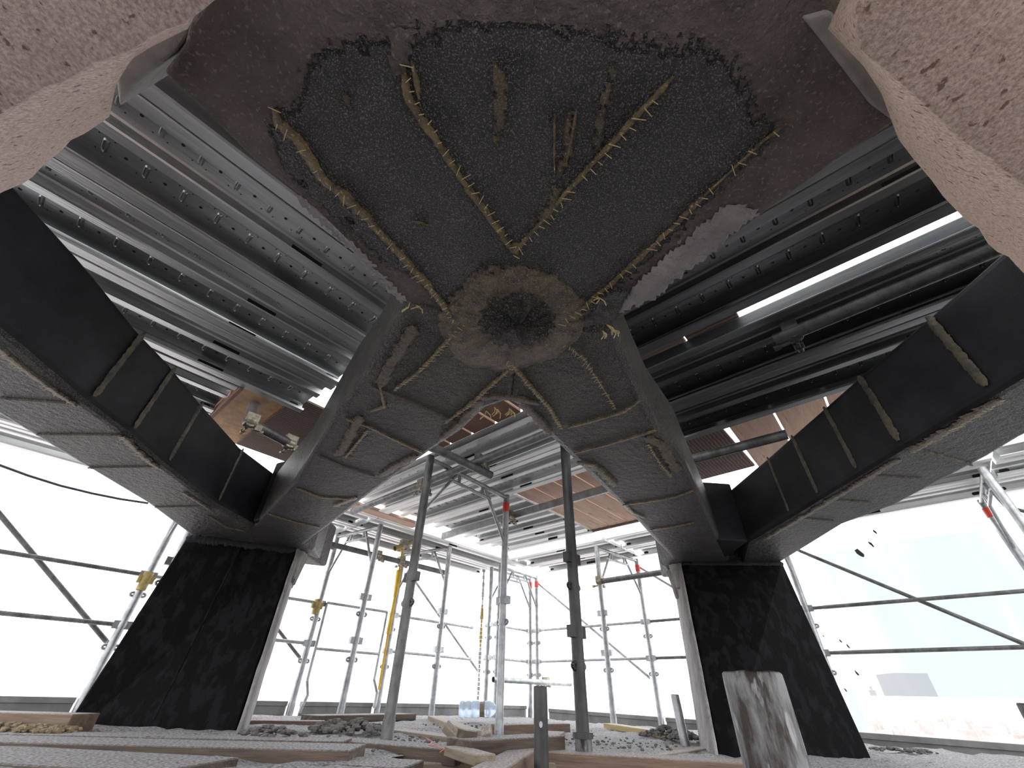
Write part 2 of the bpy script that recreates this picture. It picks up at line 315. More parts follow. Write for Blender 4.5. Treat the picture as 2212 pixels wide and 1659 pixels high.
beam('diagonal_beam', rd, ZB+.002, 1.07, M['carbon_arm'], .035)
beam('column_head', [hubL[1], hubL[0], hl[0], hl[1]], ZB+.004, 1.06, M['carbon_arm'], .02)
beam('column_head', [hubR[0], hubR[1], hubR[1]+Vector((0, .45, 0)), hubR[0]+Vector((0, .45, 0))], ZB+.004, 1.06, M['carbon_arm'], .02)
V1, V2 = P((1618, 1172), (1545, 1168)); beam('column_head', [V1, V2, V2+Vector((.02, .4, 0)), V1+Vector((.02, .4, 0))], ZB+.006, 1.12, M['carbon_side'], .01)
V1, V2 = P((578, 1122), (545, 1128)); beam('column_head', [V1, V2, V2+Vector((-.02, .4, 0)), V1+Vector((-.02, .4, 0))], ZB+.006, 1.12, M['carbon_side'], .01)
fanL = P((960, 700), (900, 668), (873, 650), (845, 622), (800, 572), (740, 513), (675, 449), (612, 398), (549, 350), (457, 259), (394, 199), (350, 158), (395, 95), (405, 50), (440, 0))
fanR = P((1990, -60), (1930, 60), (1940, 160), (1975, 262), (1933, 266), (1925, 275), (1818, 343), (1658, 458), (1566, 527), (1460, 607), (1397, 655), (1337, 692), (1230, 720))
fan = fanL+[Vector((-.55, -.15, ZB+HC)), Vector((-.75, -.7, ZB+HC)), Vector((.75, -.7, ZB+HC)), Vector((.55, -.15, ZB+HC))]+fanR
beam('node_slab', fan, ZB+.003, 1.12, M['mortar'], .012)
ce = P((246, 240), (278, 190), (372, 118), (398, 80), (400, 40), (440, -20), (430, -60), (230, 100)); o = beam('bare_edge', [Vector((p.x, p.y, 0)) for p in ce], ZB+.012, .95, M['concrete'], .006); o['label'] = 'bare grey concrete edge beside the pink stone'
ce = P((1732, 36), (1772, 85), (1830, 160), (1880, 225), (1930, 262), (1960, 262), (1900, 150), (1830, 60), (1790, 20)); o = beam('bare_edge', ce, ZB-.006, .95, M['concrete'], .006); o['label'] = 'greenish grey bare edge beside the right pink stone'
# skins: carbon sheets glued under the slab
cf = [(p.x, p.y) for p in P((985, 690), (900, 610), (830, 560), (700, 440), (615, 350), (575, 280), (566, 223), (610, 180), (700, 120), (850, 80), (1000, 60), (1300, 55), (1480, 120), (1620, 190), (1705, 270), (1640, 350), (1520, 455), (1400, 560), (1320, 640), (1230, 700), (1110, 690))]
sheet(cf, ZB-.002, .006, .0022, 12, .03).build('carbon_sheet', M['carbon'], frame)
mp_ = [(p.x, p.y) for p in P((845, 60), (905, 60), (890, 130), (866, 165), (845, 150))]
sheet(mp_, ZB-.010, .006, .003, 20, .006).build('bare_patch', M['mortar'], frame)
for poly, mm in (([(640, 412), (720, 480), (800, 560), (855, 620), (880, 650), (865, 655), (800, 580), (720, 500), (650, 440)], 'mortar_grey'),
                 ([(1330, 685), (1345, 650), (1400, 590), (1500, 500), (1570, 440), (1650, 455), (1566, 522), (1460, 602), (1397, 650)], 'mortar_grey')):
    sheet([(p.x, p.y) for p in P(*poly)], ZB-.006, .008, .004, 18, .012).build('mortar_patch', M[mm], frame)
sheet([(p.x, p.y) for p in P((1270, 690), (1285, 640), (1330, 615), (1365, 625), (1340, 665), (1325, 700))], ZB-.011, .006, .003, 30, .008).build('bitumen_patch', M['carbon'], frame)
# resin ring and the puckered rosette at the crossing
cx = pz(1118, 692, ZB); ring = MB(); vs = []; n = 120; rr = (.085, .10, .125, .15, .17)
for i in range(n):
    a_ = 2*math.pi*i/n; d = Vector((math.cos(a_), math.sin(a_), 0))
    wob = 1+.16*noise.noise((d.x*2.2, d.y*2.2, 4))+.05*noise.noise((d.x*9, d.y*9, 1)); ext = 1+.35*max(0, d.x*-.6+d.y*.75)**2
    for k, r_ in enumerate(rr):
        z = (-.004, -.007, -.007, -.0052, .002)[k]
        vs.append(cx+d*(r_*(wob*ext if k > 0 else .98))+Vector((0, 0, z+.003*noise.noise((d.x*18*r_*9, d.y*18*r_*9, 2)))))
ring.add(vs, [(i*5+k, i*5+k+1, ((i+1) % n)*5+k+1, ((i+1) % n)*5+k) for i in range(n) for k in range(4)], True); ring.build('resin_ring', M['resin_pale'], frame)
ros = MB(); vs = []; n = 200; m_ = 22
for j in range(m_+1):
    r_ = .104*j/m_
    for i in range(n):
        a_ = 2*math.pi*i/n; t = j/m_; d = Vector((math.cos(a_), math.sin(a_), 0))
        fold = (abs(math.sin(a_*5.5+2.2*t+1.5*math.sin(2*a_)))**.6-.6)*.015*math.sin(math.pi*min(1, t*1.02))**.7*(.75+.9*noise.noise((d.x*2, d.y*2, 3)))
        fine = .003*noise.noise((a_*9, t*3, 0))*t
        z = -.013*(1-t*t)+.010*math.exp(-(t/.10)**2)+fold*1.25+fine-.004
        vs.append(cx+d*(r_*(1+.05*noise.noise((d.x*3, d.y*3, 9))))+Vector((0, 0, z)))
ros.add(vs, [(j*n+i, j*n+(i+1) % n, (j+1)*n+(i+1) % n, (j+1)*n+i) for j in range(m_) for i in range(n)], True); ros.build('rosette', M['carbon_arm'], frame)
# seams
def seam(pts, wpx, h=.005, st=False, mm='resin', off=0, z=ZB-.0042, jit=.35, sw=.0135):
    p = [pz(u, v, z) for u, v in pts]; w = wpx*p[0].xy.to_3d().length*0+wpx*.00080*(sum((q-Vector((0, 0, HC))).length for q in p)/len(p)) if wpx > 1 else wpx
    s = ribbon(p, w, h, jit).build('resin_seam', M[mm], frame)
    if st: k = stitches(p, sw, off).build('stitching', M['thread'], s); k.matrix_parent_inverse = Matrix.Identity(4); k['kind'] = 'stuff'
    return s
seam([(592, 235), (600, 270), (640, 300), (668, 345), (700, 390), (745, 430), (790, 470), (830, 515), (880, 570), (930, 625), (960, 665), (985, 700)], 30, .008, True)
seam([(868, 140), (878, 200), (890, 230), (930, 290), (985, 370), (1040, 450), (1085, 510), (1110, 548)], 24, .008, True, off=-.009)
seam([(888, 130), (898, 180), (905, 215)], 16, .007)
seam([(1110, 548), (1165, 485), (1230, 410), (1290, 345), (1360, 270), (1410, 215), (1455, 165)], 16, .006, True, off=.006)
seam([(1215, 700), (1260, 665), (1320, 615), (1380, 560), (1450, 495), (1520, 425)], 17, .007, True)
seam([(1520, 425), (1600, 350), (1650, 305), (1700, 268)], 7, .004, True)
def stain(pts, mm='resin_stain', z=ZB-.0046, j=.012): sheet([(p.x, p.y) for p in P(*pts)], z, .0045, .0015, 30, j).build('resin_stain', M[mm], frame)
stain([(1058, 128), (1074, 120), (1092, 150), (1098, 205), (1086, 270), (1066, 315), (1057, 250)]); stain([(1312, 130), (1336, 140), (1320, 230), (1304, 300), (1276, 360), (1284, 270), (1296, 200)])
stain([(1180, 395), (1215, 400), (1205, 440), (1190, 478), (1150, 485), (1178, 450)]); stain([(1090, 495), (1112, 520), (1140, 495), (1130, 525), (1111, 552), (1096, 530)], 'resin')
stain([(735, 195), (760, 205), (775, 245), (750, 235)]); stain([(1225, 230), (1250, 240), (1240, 330), (1205, 400), (1195, 380), (1215, 320)])
stain([(1000, 660), (960, 640), (985, 600), (1050, 570), (1140, 565), (1230, 585), (1265, 640), (1240, 700), (1190, 610), (1110, 590), (1040, 610)], 'resin_stain', ZB-.0040, .03)
for pts, w in (([(1198, 245), (1197, 310), (1198, 375)], 9), ([(1246, 235), (1232, 310), (1222, 360)], 9), ([(890, 478), (910, 482), (925, 488)], 9)):
    seam(pts, w, .004, mm='resin')
seam([(1110, 790), (1060, 835), (1010, 880), (960, 915)], 13, .006, True); seam([(1098, 780), (1140, 830), (1185, 880), (1215, 928)], 15, .006, True)
seam([(1000, 700), (960, 745), (910, 800), (850, 845)], 12, .005, True)
seam([(1030, 862), (1080, 858), (1130, 866), (1165, 874)], 30, .006, mm='resin_stain'); seam([(1012, 880), (1040, 868), (985, 925), (950, 950)], 26, .006, mm='resin_stain'); seam([(1125, 870), (1160, 905), (1190, 940)], 30, .006, mm='resin_stain')
seam([(1220, 745), (1260, 775), (1300, 835), (1330, 885)], 5, .003, True)
seam([(895, 705), (870, 750), (838, 800), (820, 838)], 34, .006, mm='resin_stain')
seam([(800, 838), (880, 868), (955, 900), (995, 920)], 9, .005, mm='mortar'); seam([(745, 905), (800, 925), (860, 955), (915, 980)], 11, .005)
seam([(1225, 925), (1290, 908), (1350, 890), (1388, 862)], 14, .006); seam([(1240, 980), (1300, 965), (1360, 948), (1420, 930)], 11, .005)
seam([(780, 900), (760, 935), (740, 975), (722, 985)], 28, .006, mm='resin_stain'); seam([(795, 930), (770, 960), (745, 990)], 7, .004, True)
seam([(900, 985), (860, 1005), (820, 1030)], 28, .006, mm='resin_stain'); seam([(820, 835), (830, 880), (800, 890)], 9, .004)
seam([(685, 985), (740, 1010), (810, 1030)], 10, .004, mm='mortar'); seam([(640, 1055), (690, 1075), (760, 1080)], 10, .004); seam([(770, 1075), (745, 1085), (720, 1095)], 18, .005)
seam([(1245, 1000), (1280, 1005), (1310, 1030), (1330, 1050)], 28, .006, True, mm='resin_stain'); seam([(1395, 945), (1430, 965), (1455, 1010), (1465, 1020)], 28, .006, mm='resin_stain'); seam([(1400, 960), (1425, 1000), (1450, 1030)], 6, .004, True)
seam([(1345, 1092), (1400, 1085), (1460, 1075), (1500, 1060)], 11, .005); seam([(1405, 1145), (1450, 1140), (1500, 1130)], 10, .005); seam([(1350, 1090), (1370, 1110), (1395, 1120)], 10, .005)
seam([(575, 1110), (640, 1130), (690, 1140)], 8, .004); seam([(450, 1115), (490, 1140), (530, 1150)], 8, .004)
# bands round the outer beams, on soffit and inner side
def band(pi, pt, po, w, pq_=None):
    bot = pz(*pi, ZB); nr = Vector((1 if bot.x < 0 else -1, 0, 0)); top = Vector((bot.x, bot.y, 1.085+HC))
    ribbon([top+nr*.011, bot+Vector((0, 0, .03))+nr*.011], w, .006, .2, nrm=nr).build('resin_band', M['band'], frame)
    if po: ribbon([bot+Vector((nr.x*-.02, 0, -.004)), pz(*po, ZB)+Vector((0, 0, -.004))], w*.55, .006).build('resin_band', M['band'], frame)
for a_ in (((186, 873), 0, (0, 860), .022), ((276, 940), 0, (80, 938), .020), ((354, 1008), 0, (190, 1010), .022), ((397, 1049), 0, None, .014), ((464, 1093), 0, (335, 1095), .018)): band(*a_)
for a_ in (((2150, 852), 0, None, .03), ((1956, 968), 0, (2100, 1004), .03), ((1861, 1026), 0, (1990, 1033), .022), ((1775, 1078), 0, (1880, 1085), .022), ((1712, 1117), 0, (1800, 1125), .016)): band(*a_)
def arris(pts, w, dx, st):
    p = [pz(u, v, ZB)+Vector((dx, 0, -.006)) for u, v in pts]; s = ribbon(p, w, .006, .5).build('resin_seam', M['resin_pale'], frame)
    if st: k = stitches(p, .018).build('stitching', M['thread'], s); k['kind'] = 'stuff'
arris([(0, 740), (60, 790), (120, 835), (180, 875)], .03, -.02, True); arris([(276, 940), (320, 985), (354, 1010)], .03, -.02, True); arris([(405, 1062), (464, 1100)], .025, -.02, False)
arris([(2150, 860), (2050, 920), (1956, 975)], .05, .015, True); arris([(1930, 990), (1861, 1032), (1775, 1085), (1700, 1130), (1640, 1165)], .035, .02, False)
# loose threads at the apex and other ends
fr = MB()
for u, v in ((1068, 880), (1075, 884), (1100, 882), (1103, 886), (1050, 888), (1290, 640), (1310, 700), (1302, 715), (1325, 712), (885, 655), (900, 660)):
    p = pz(u, v, ZB-.004)
    for k in range(3): q = p+Vector((random.uniform(-.02, .02), random.uniform(-.01, .01), -random.uniform(.015, .035))); fr.path([p, p.lerp(q, .5)+Vector((.006, 0, 0)), q], .0014, 5)
fr.build('loose_threads', M['thread'], frame)['kind'] = 'stuff'

# ------------------------------------------------------------------ pink stone haunches near the lens
def haunch(outl, rid, zo, zr, backs, label, sd, mm='pink'):
    o_ = resample([pz(u, v, zo) for u, v in outl], .02); r_ = resample([pz(u, v, zr) for u, v in rid], .02); n = min(len(o_), len(r_))
    pick = lambda L: [L[int(i*(len(L)-1)/(n-1))] for i in range(n)]
    o_, r_ = pick(o_), pick(r_); rows = []
    jit = lambda p, a_: p+Vector((noise.noise(p*22+Vector((sd, 0, 0))), noise.noise(p*22+Vector((0, sd, 0))), .5*noise.noise(p*30)))*a_
    Oj = [jit(p, .009) for p in o_]
    top = [Vector((p.x*1.16, p.y*1.16, zo*1.12+HC)) for p in Oj]
    rows.append(top); rows.append(Oj)
    for t in (.12, .3, .55, .8, .93): rows.append([jit(p.lerp(q, t), .004)+Vector((0, 0, -.012*math.sin(math.pi*t))) for p, q in zip(Oj, r_)])
    rows.append([jit(q, .004) for q in r_])
    for t in (.15, .35, .6, 1): rows.append([jit(q.lerp(q+Vector(backs), t), .003) for q in r_])
    rows.append([Vector((p.x, p.y, zo*1.12+HC)) for p in rows[-1]])
    mb = MB(); k = len(rows); mb.add([p for r in rows for p in r], [(i*n+j, i*n+j+1, (i+1)*n+j+1, (i+1)*n+j) for i in range(k-1) for j in range(n-1)]+[tuple(i*n for i in range(k)), tuple(i*n+n-1 for i in range(k)), ], True)
    return tag(mb.build('stone_haunch', M[mm], None), label, 'stone block', 'pink stone haunches')
haunch([(-160, 540), (-60, 455), (0, 420), (50, 390), (95, 355), (130, 330), (185, 290), (238, 250), (246, 205), (262, 148), (330, 100), (400, 55), (440, 0), (500, -60)], [(-160, 330), (0, 240), (200, 140), (400, 50), (520, -60)], .66, .43, (-.30, -.75, .02), 'rough pink stone haunch close overhead beside the grey concrete edge on the left', 3.1)
haunch([(1850, -70), (1809, 0), (1782, 60), (1841, 124), (1900, 200), (1938, 256), (1945, 300), (1970, 350), (2040, 420), (2120, 500), (2212, 592), (2300, 690)], [(1880, -90), (1850, 20), (1860, 100), (1920, 160), (2000, 230), (2100, 310), (2212, 400), (2310, 480)], .66, .43, (.35, -.75, .02), 'rough orange-pink stone haunch close overhead beside the perforated planks on the right', 8.4, 'pink_warm')

# ------------------------------------------------------------------ steel deck planks
PW, PD = .405, .065
pcache = {}
def plank_mesh(L, dark=False):
    L = round(L, 2)
    if (L, dark) in pcache: return pcache[L, dark]
    mb = MB(); prof = [(.048, .010), (.046, 0), (.003, 0), (0, .004), (0, PD-.004), (.004, PD), (.166, PD), (.172, PD-.006), (.178, .03), (.184, .026), (.221, .026), (.227, .03), (.233, PD-.006), (.239, PD), (PW-.004, PD), (PW, PD-.004), (PW, .004), (PW-.003, 0), (PW-.046, 0), (PW-.048, .010)]
    n = len(prof); t = .002
    vs = [(x, y, z) for x in (0, L) for y, z in prof]; mb.add(vs, [(i, i+1, n+i+1, n+i) for i in range(n-1)])
    mb.add([(x, y, z+(t if i > 4 and i < 15 else 0)+(0 if z > .02 else t)) for x in (0, L) for i, (y, z) in enumerate(prof)], [(i, n+i, n+i+1, i+1) for i in range(n-1)])
    k = int(L/.11)
    for r, yc in enumerate((.108, .300)):
        for j in range(k):
            xc = .06+j*.11
            ol = [];  il = []
            for a_ in range(12):
                th = 2*math.pi*a_/12; cxx, cyy = math.cos(th)*.009, math.sin(th)*.009+(.02 if math.sin(th) > 0 else -.02)
                ol.append((xc+cxx, yc+cyy, PD-.0005)); il.append((xc+cxx*.55, yc+cyy*.86, PD-.0065))
            mb.add(ol+il, [(i, (i+1) % 12, 12+(i+1) % 12, 12+i) for i in range(12)], True)
            mb.add([(p[0], p[1], p[2]) for p in il]+[((p[0]-xc)*.5+xc, (p[1]-yc)*.88+yc, PD-.001) for p in il], [(i, (i+1) % 12, 12+(i+1) % 12, 12+i) for i in range(12)], True)
            hx = xc+.055; mb.add([(hx+math.cos(i*math.pi/4)*.0055, yc+math.sin(i*math.pi/4)*.0055, PD-.0012) for i in range(8)], [tuple(range(8))], False, 1)
            for dx, dy in ((.02, .03), (.02, -.034), (-.02, .03), (-.02, -.034)):
                mb.add([(xc+dx+math.cos(i*math.pi/3)*.0025, yc+dy+math.sin(i*math.pi/3)*.0025, PD-.0012) for i in range(6)], [tuple(range(6))], False, 1)
    mb.add([(0.002, 0.003, .003), (.002, PW-.003, .003), (.002, PW-.003, PD-.003), (.002, .003, PD-.003)], [(0, 1, 2, 3)])
    o = mb.build('steel_plank', [M[('plank', 'plank_darkened', 'plank_lit')[dark]], M['black']]); me = o.data; bpy.data.objects.remove(o); pcache[L, dark] = me; return me
def slot_mesh():
    mb = MB(); mb.box((0, 0, 0), (.06, 0, 0), (0, .0012, 0), (0, 0, .016)); o = mb.build('slot', M['black']); me = o.data; bpy.data.objects.remove(o); return me
def hole_mesh():
    mb = MB(); vs = []
    for y in (-.0012, .0012):
        for i in range(14):
            th = 2*math.pi*i/14; vs.append((math.cos(th)*.012+(.014 if math.cos(th) > 0 else -.014), y, math.sin(th)*.013))
    mb.add(vs, [tuple(range(13, -1, -1)), tuple(range(14, 28))]+[(i, (i+1) % 14, 14+(i+1) % 14, 14+i) for i in range(14)]); o = mb.build('hook_hole', M['black']); me = o.data; bpy.data.objects.remove(o); return me
SM, HM = slot_mesh(), hole_mesh()
def plank(s0, q0, L, along, label, group, z=1.3, slots=(.5,), tilt=0, dark=0):
    o = bpy.data.objects.new('steel_plank', plank_mesh(L, dark)); C.objects.link(o)
    d = A if along == 'a' else B
    o.location = SQ(s0, q0, z) if along == 'a' else SQ(s0+PW, q0, z)
    o.rotation_euler = (0, 0, math.atan2(d.y, d.x)+tilt)
    tag(o, label, 'scaffold plank', group)
    far = PW-.0035 if along == 'a' else .0035; rib = .176 if along == 'a' else .229
    for t in slots:
        for y, zz in ((far, .036), (rib, .045)):
            c = bpy.data.objects.new('slot', SM); C.objects.link(c); c.parent = o; c.location = (L*t, y, zz)
    for x in (.05, L-.05):
        c = bpy.data.objects.new('hook_hole', HM); C.objects.link(c); c.parent = o; c.location = (x, far, .036)
    return o
ordn = ['first', 'second', 'third', 'fourth', 'fifth', 'sixth', 'seventh']
for i, (q0, s1) in enumerate(((.665, .68), (1.076, .68), (1.487, .68), (1.898, .68), (2.318, .34), (2.73, .34))):
    plank(s1-2.5, q0, 2.5, 'a', 'galvanised steel plank of the left overhead deck, %s out from the black slab' % ordn[i], 'planks of the left overhead deck', slots=(.80,) if i < 4 else ())
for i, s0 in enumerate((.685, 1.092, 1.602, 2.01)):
    plank(s0, -1.75, 2.5, 'b', 'darkened steel plank of the right overhead deck, %s out from the black slab' % ordn[i], 'planks of the right overhead deck', slots=(.50,), dark=1)
for i, (s0, q0, L) in enumerate(((1.57, 1.0, 2.33), (1.98, 1.0, 2.33), (2.39, 2.12, 1.21), (2.80, 2.12, 1.21), (3.212, 2.12, 1.21))):
    plank(s0, q0, L, 'b', 'horizon-lit steel plank of the middle deck beyond the crossing, %s from the camera' % ordn[i], 'planks of the middle overhead deck', slots=(.42,), dark=2)
lab = ['far left', 'left', 'middle', 'far']
for i, (s0, L) in enumerate(((-1.9, 2.6), (.71, 1.32), (2.04, 2.2))):
    for j, q0 in enumerate((3.50, 3.92)):
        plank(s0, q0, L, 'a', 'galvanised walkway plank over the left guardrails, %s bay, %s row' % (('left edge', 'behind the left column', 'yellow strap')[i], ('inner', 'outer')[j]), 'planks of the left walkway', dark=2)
for i, (q0, L) in enumerate(((2.18, 1.30), (.72, 1.42), (-.74, 1.44), (-2.3, 1.52))):
    for j, s0 in enumerate((3.86, 4.27)):
        plank(s0, q0, L, 'b', 'galvanised walkway plank over the right guardrails, %s bay, %s row' % (('corner', 'behind the right column', 'netting', 'right edge')[i], ('inner', 'outer')[j]), 'planks of the right walkway', dark=2)
# timber panels in the decks
def board(c0, c1, w, t, m, name, label, cat, group=None, bev=.003):   # c0->c1 run of the board on its top face, w to the right of travel
    d = (c1-c0); L = d.length; d.normalize(); s = d.cross(Vector((0, 0, 1))).normalized(); nrm = s.cross(d).normalized()
    mb = MB(); mb.box((L/2, 0, -t/2), (L/2, 0, 0), (0, w/2, 0), (0, 0, t/2)); o = mb.build(name, m, None, bevel=bev, seg=1)
    o.matrix_world = Matrix((( d.x, -s.x, nrm.x, c0.x), (d.y, -s.y, nrm.y, c0.y), (d.z, -s.z, nrm.z, c0.z), (0, 0, 0, 1)))
    return tag(o, label, cat, group)
for k in range(5):
    q = 2.02-.19*k
    board(SQ(2.42, q, 1.345), SQ(3.57, q, 1.345), .176, .03, M['panel'], 'deck_board', 'pinkish timber deck board over the black post, %s from the corner side' % ordn[k], 'board', 'pink boards in the middle deck')
board(SQ(3.585, 2.12, 1.37), SQ(3.585, 1.1, 1.37), .03, .07, M['wood_pink'], 'edge_timber', 'reddish timber batten edging the pink deck boards', 'timber batten')
for k in range(5):
    q = 2.06-.21*k
    board(SQ(1.02, q, 1.38), SQ(1.56, q, 1.38), .19, .03, M['ply_brown'], 'deck_board', 'brown timber deck board seen through the beam crotch, %s from the left' % ordn[k], 'board', 'brown boards above the crossing')
# openings: boards laid high over the gaps
board(SQ(.62, 2.72, 1.386), SQ(1.5, 2.72, 1.386), .9, .018, M['ply_dark'], 'plywood_sheet', 'dark striped plywood over the gap beside the left tube coupler', 'plywood')
board(SQ(.30, 2.80, 1.420), SQ(.66, 2.80, 1.420), .90, .018, M['osb'], 'osb_sheet', 'orange chipboard piece over the gap at left', 'chipboard')
board(SQ(.355, 2.31, 1.36), SQ(.355, 3.1, 1.36), .022, .07, M['ply_brown'], 'edge_timber', 'brown timber batten closing the short left planks', 'timber batten')
board(SQ(3.2, .80, 1.386), SQ(2.34, .80, 1.386), .62, .018, M['ply_dark'], 'plywood_sheet', 'dark striped plywood over the gap beside the right diagonal beam', 'plywood')
for k in range(4): board(SQ(2.34, .32-.262*k, 1.390), SQ(3.5, .36-.262*k, 1.390), .25, .022, M['panel'], 'deck_board', 'pink board over the gap at right, %s from the plywood' % ordn[k], 'board', 'pink boards over the right gap')
board(SQ(1.55, 3.416, 1.335), SQ(2.42, 3.416, 1.335), .13, .03, M['panel'], 'deck_board', 'orange board closing the slit before the left walkway', 'board')
board(SQ(1.56, .75, 1.42), SQ(1.56, .35, 1.42), .2, .03, M['wood_pink'], 'deck_board', 'reddish board end showing in the slit of the right deck', 'board')
board(SQ(1.56, .34, 1.42), SQ(1.56, .10, 1.42), .2, .03, M['ply_dark'], 'deck_board', 'dark board end showing in the slit of the right deck', 'board')

# ------------------------------------------------------------------ scaffold frames, rails, braces, tubes
R = .0242
def bracket(mb, c, d, kind):
    d = Vector(d).normalized(); z = Vector((0, 0, 1)); t = d.cross(z)
    mb.tube(c-z*.018, c+z*.018, R+.004, 14)
    if kind == 'p':
        for sg in (-1, 1): mb.box(c+d*sg*(R+.014), d*.016, t*.016, z*.024)
    else:
        for sg in (-1, 1):
            cc = c+d*sg*(R+.002); pts = [cc+d*sg*(.0+.021*math.sin(math.pi*i/6))+z*(.012*math.cos(math.pi*i/6)) for i in range(7)]
            mb.path(pts, .0085, 7)
def post(parent, xy, zt_, r=R, m='galv', zb=None, hs=(.65, .33), red=None, name='post', foot=True):
    zb = fz(xy[0])-.02 if zb is None else zb
    mb = MB(); mb.tube((xy[0], xy[1], zb), (xy[0], xy[1], zt_), r, 18); mb.build(name, M[m], parent)
    for h in hs:
        for kind, dz in (('p', 0), ('e', -.13)):
            b = MB(); bracket(b, Vector((xy[0], xy[1], h+HC+dz)), A if parent.get('dir') == 'a' else B, kind); b.build('wedge_bracket', M[m], parent)
    if red: b = MB(); b.tube((xy[0], xy[1], red-.035), (xy[0], xy[1], red+.035), r+.002, 18); k = b.build('marker_band', M['red'], parent); k['label'] = 'red marker band'
    if foot: b = MB(); b.tube((xy[0], xy[1], zb-.01), (xy[0], xy[1], zb+.09), r+.0035, 18); b.build('base_sleeve', M[m], parent)
def scaff_frame(p1, p2, label, red=(0, 0), ztop=1.275, m='galv', hs=(.65, .33), m2=None, r2=R, r1=R, foot2=True):
    p1, p2 = Vector((p1[0], p1[1], 0)), Vector((p2[0], p2[1], 0)); d = (p2-p1).normalized(); L = (p2-p1).length; root = thing('scaffolding', (p1.x, p1.y, fz(p1.x)), label, 'scaffolding', 'scaffold frames')
    root['dir'] = 'b' if abs(d.dot(A)) > .7 else 'a'
    zt_ = ztop+HC
    post(root, p1, zt_, r1, m, hs=hs, red=zt_-.10 if red[0] else None); post(root, p2, zt_, r2, m2 or m, hs=hs, red=zt_-.10 if red[1] else None, foot=foot2)
    v = lambda t, z: Vector((p1.x+d.x*t, p1.y+d.y*t, z))
    mb = MB(); mb.tube(v(0, zt_-.02), v(L, zt_-.02), .017, 12); mb.build('transom', M[m], root)
    mb = MB(); mb.tube(v(L*.24, zt_-.095), v(L*.76, zt_-.095), .012, 10); mb.build('lower_chord', M[m], root)
    for t in (.35, .65): mb = MB(); mb.box(v(L*t, zt_-.058), d*.008, d.cross(Vector((0, 0, 1)))*.008, (0, 0, .03)); mb.build('strut', M[m], root)
    for a_, b_ in ((0, .32), (1, .68)):
        mb = MB(); mb.tube(v(L*a_, zt_-.38), v(L*b_, zt_-.03), .012, 10); mb.build('gusset', M[m], root)
    if 'dir' in root: del root['dir']
    return root
def xy(p): return (p.x, p.y)
QO, QI, SO, SI = 4.2, 3.56, 4.64, 3.93
oP15, oP1, oP3 = pq(282, 1315, QO), pq(676, 1355, QO), pq(847, 1346, QO)
iP2, iP5 = pq(781, 1327, QI), pq(953, 1350, QI)
oP12, oP8, oP9 = ps(1401, 1382, SO), ps(1145.5, 1393, SO), ps(1160, 1357, SO)
iP11, iP6 = ps(1306, 1360, SI), ps(1056, 1356, SI)
oP13 = ps(1742, 1318, SO); oP14 = ps(2166, 1150, SO)
scaff_frame(oP15, SQ(oP15.dot(A), QI), 'scaffold frame rising behind the left black column, yellow clip on its outer post')
scaff_frame(oP1, iP2, 'scaffold frame next right of the left black column')
scaff_frame(oP3, iP5, 'scaffold frame with the yellow strap hanging on its outer post')
scaff_frame(oP8, iP6, 'scaffold frame at the far corner, its outer post the left of two close together', red=(1, 0))
scaff_frame(oP9, (oP9-A*(SO-SI)), 'scaffold frame at the far corner, its outer post the right of two close together', red=(1, 0))
scaff_frame(oP12, iP11, 'scaffold frame left of the right black column, with one red band', red=(1, 0))
scaff_frame(oP13, oP13-A*(SO-SI), 'scaffold frame mostly hidden behind the right black column')
scaff_frame(oP14, oP14-A*(SO-SI), 'scaffold frame at the right edge in front of the pale netting', red=(1, 0))
P4 = pz(930, 990, 1.26); P7 = pz(1094, 1074, 1.26)
scaff_frame((P7.x, P7.y), (P4.x, P4.y), 'inner scaffold frame left of the black post, thick dark front post', red=(1, 0), hs=(.52,), m2='tube_old', r2=.026)
P10 = ps(1243, 1330, 1.84)
t10 = thing('scaffold_post', (P10.x, P10.y, fz(0)), 'thick black scaffold post standing between the two diagonal beams', 'scaffold post'); t10['dir'] = 'a'
post(t10, P10, 1.27+HC, .027, 'tube_black', zb=-.22, hs=(.24, .56), foot=False); del t10['dir']
mb = MB(); mb.tube((P10.x, P10.y, -.25), (P10.x, P10.y, fz(.3)+.055), .034, 18); mb.build('base_sleeve', M['tube_rust'], t10)
mb = MB(); mb.tube((P10.x, P10.y, fz(.3)+.05), (P10.x, P10.y, fz(.3)+.07), .042, 12); mb.build('base_collar', M['tube_black'], t10)
def rod(p, q, r, name, label, cat, group, m='tube_old', wedge=True):
    p, q = Vector(p), Vector(q); mb = MB(); d = (q-p).normalized()
    mb.tube(p+d*.035, q-d*.035, r, 14); o = mb.build(name, M[m])
    tag(o, label, cat, group)
    if wedge:
        for e, s in ((p, 1), (q, -1)):
            b = MB(); b.box(e+d*.028*s, d*.02, d.cross(Vector((0, 0, 1))).normalized()*.007, (0, 0, .016)); k = b.build('wedge_head', M['galv'], o)
    return o
sL = [-.9, oP15.dot(A), oP1.dot(A), oP3.dot(A), 4.06]
nm = ['left edge bay', 'bay behind the left black column', None, 'bay with the yellow strap']
for i in (0, 1, 3):
    for z, w_ in ((.65, 'upper'), (.33, 'lower')):
        rod(SQ(sL[i], QO, z), SQ(sL[i+1], QO, z), .0135, 'guardrail', '%s grey guardrail of the %s' % (w_, nm[i]), 'guardrail', 'left wall guardrails', 'tube_old' if i == 0 else 'galv')
qR = [oP9.dot(B), oP12.dot(B), oP13.dot(B), oP14.dot(B), oP14.dot(B)-1.45]
nm = ['bay right of the far corner', 'bay behind the right black column', 'bay before the pale netting', 'right edge bay']
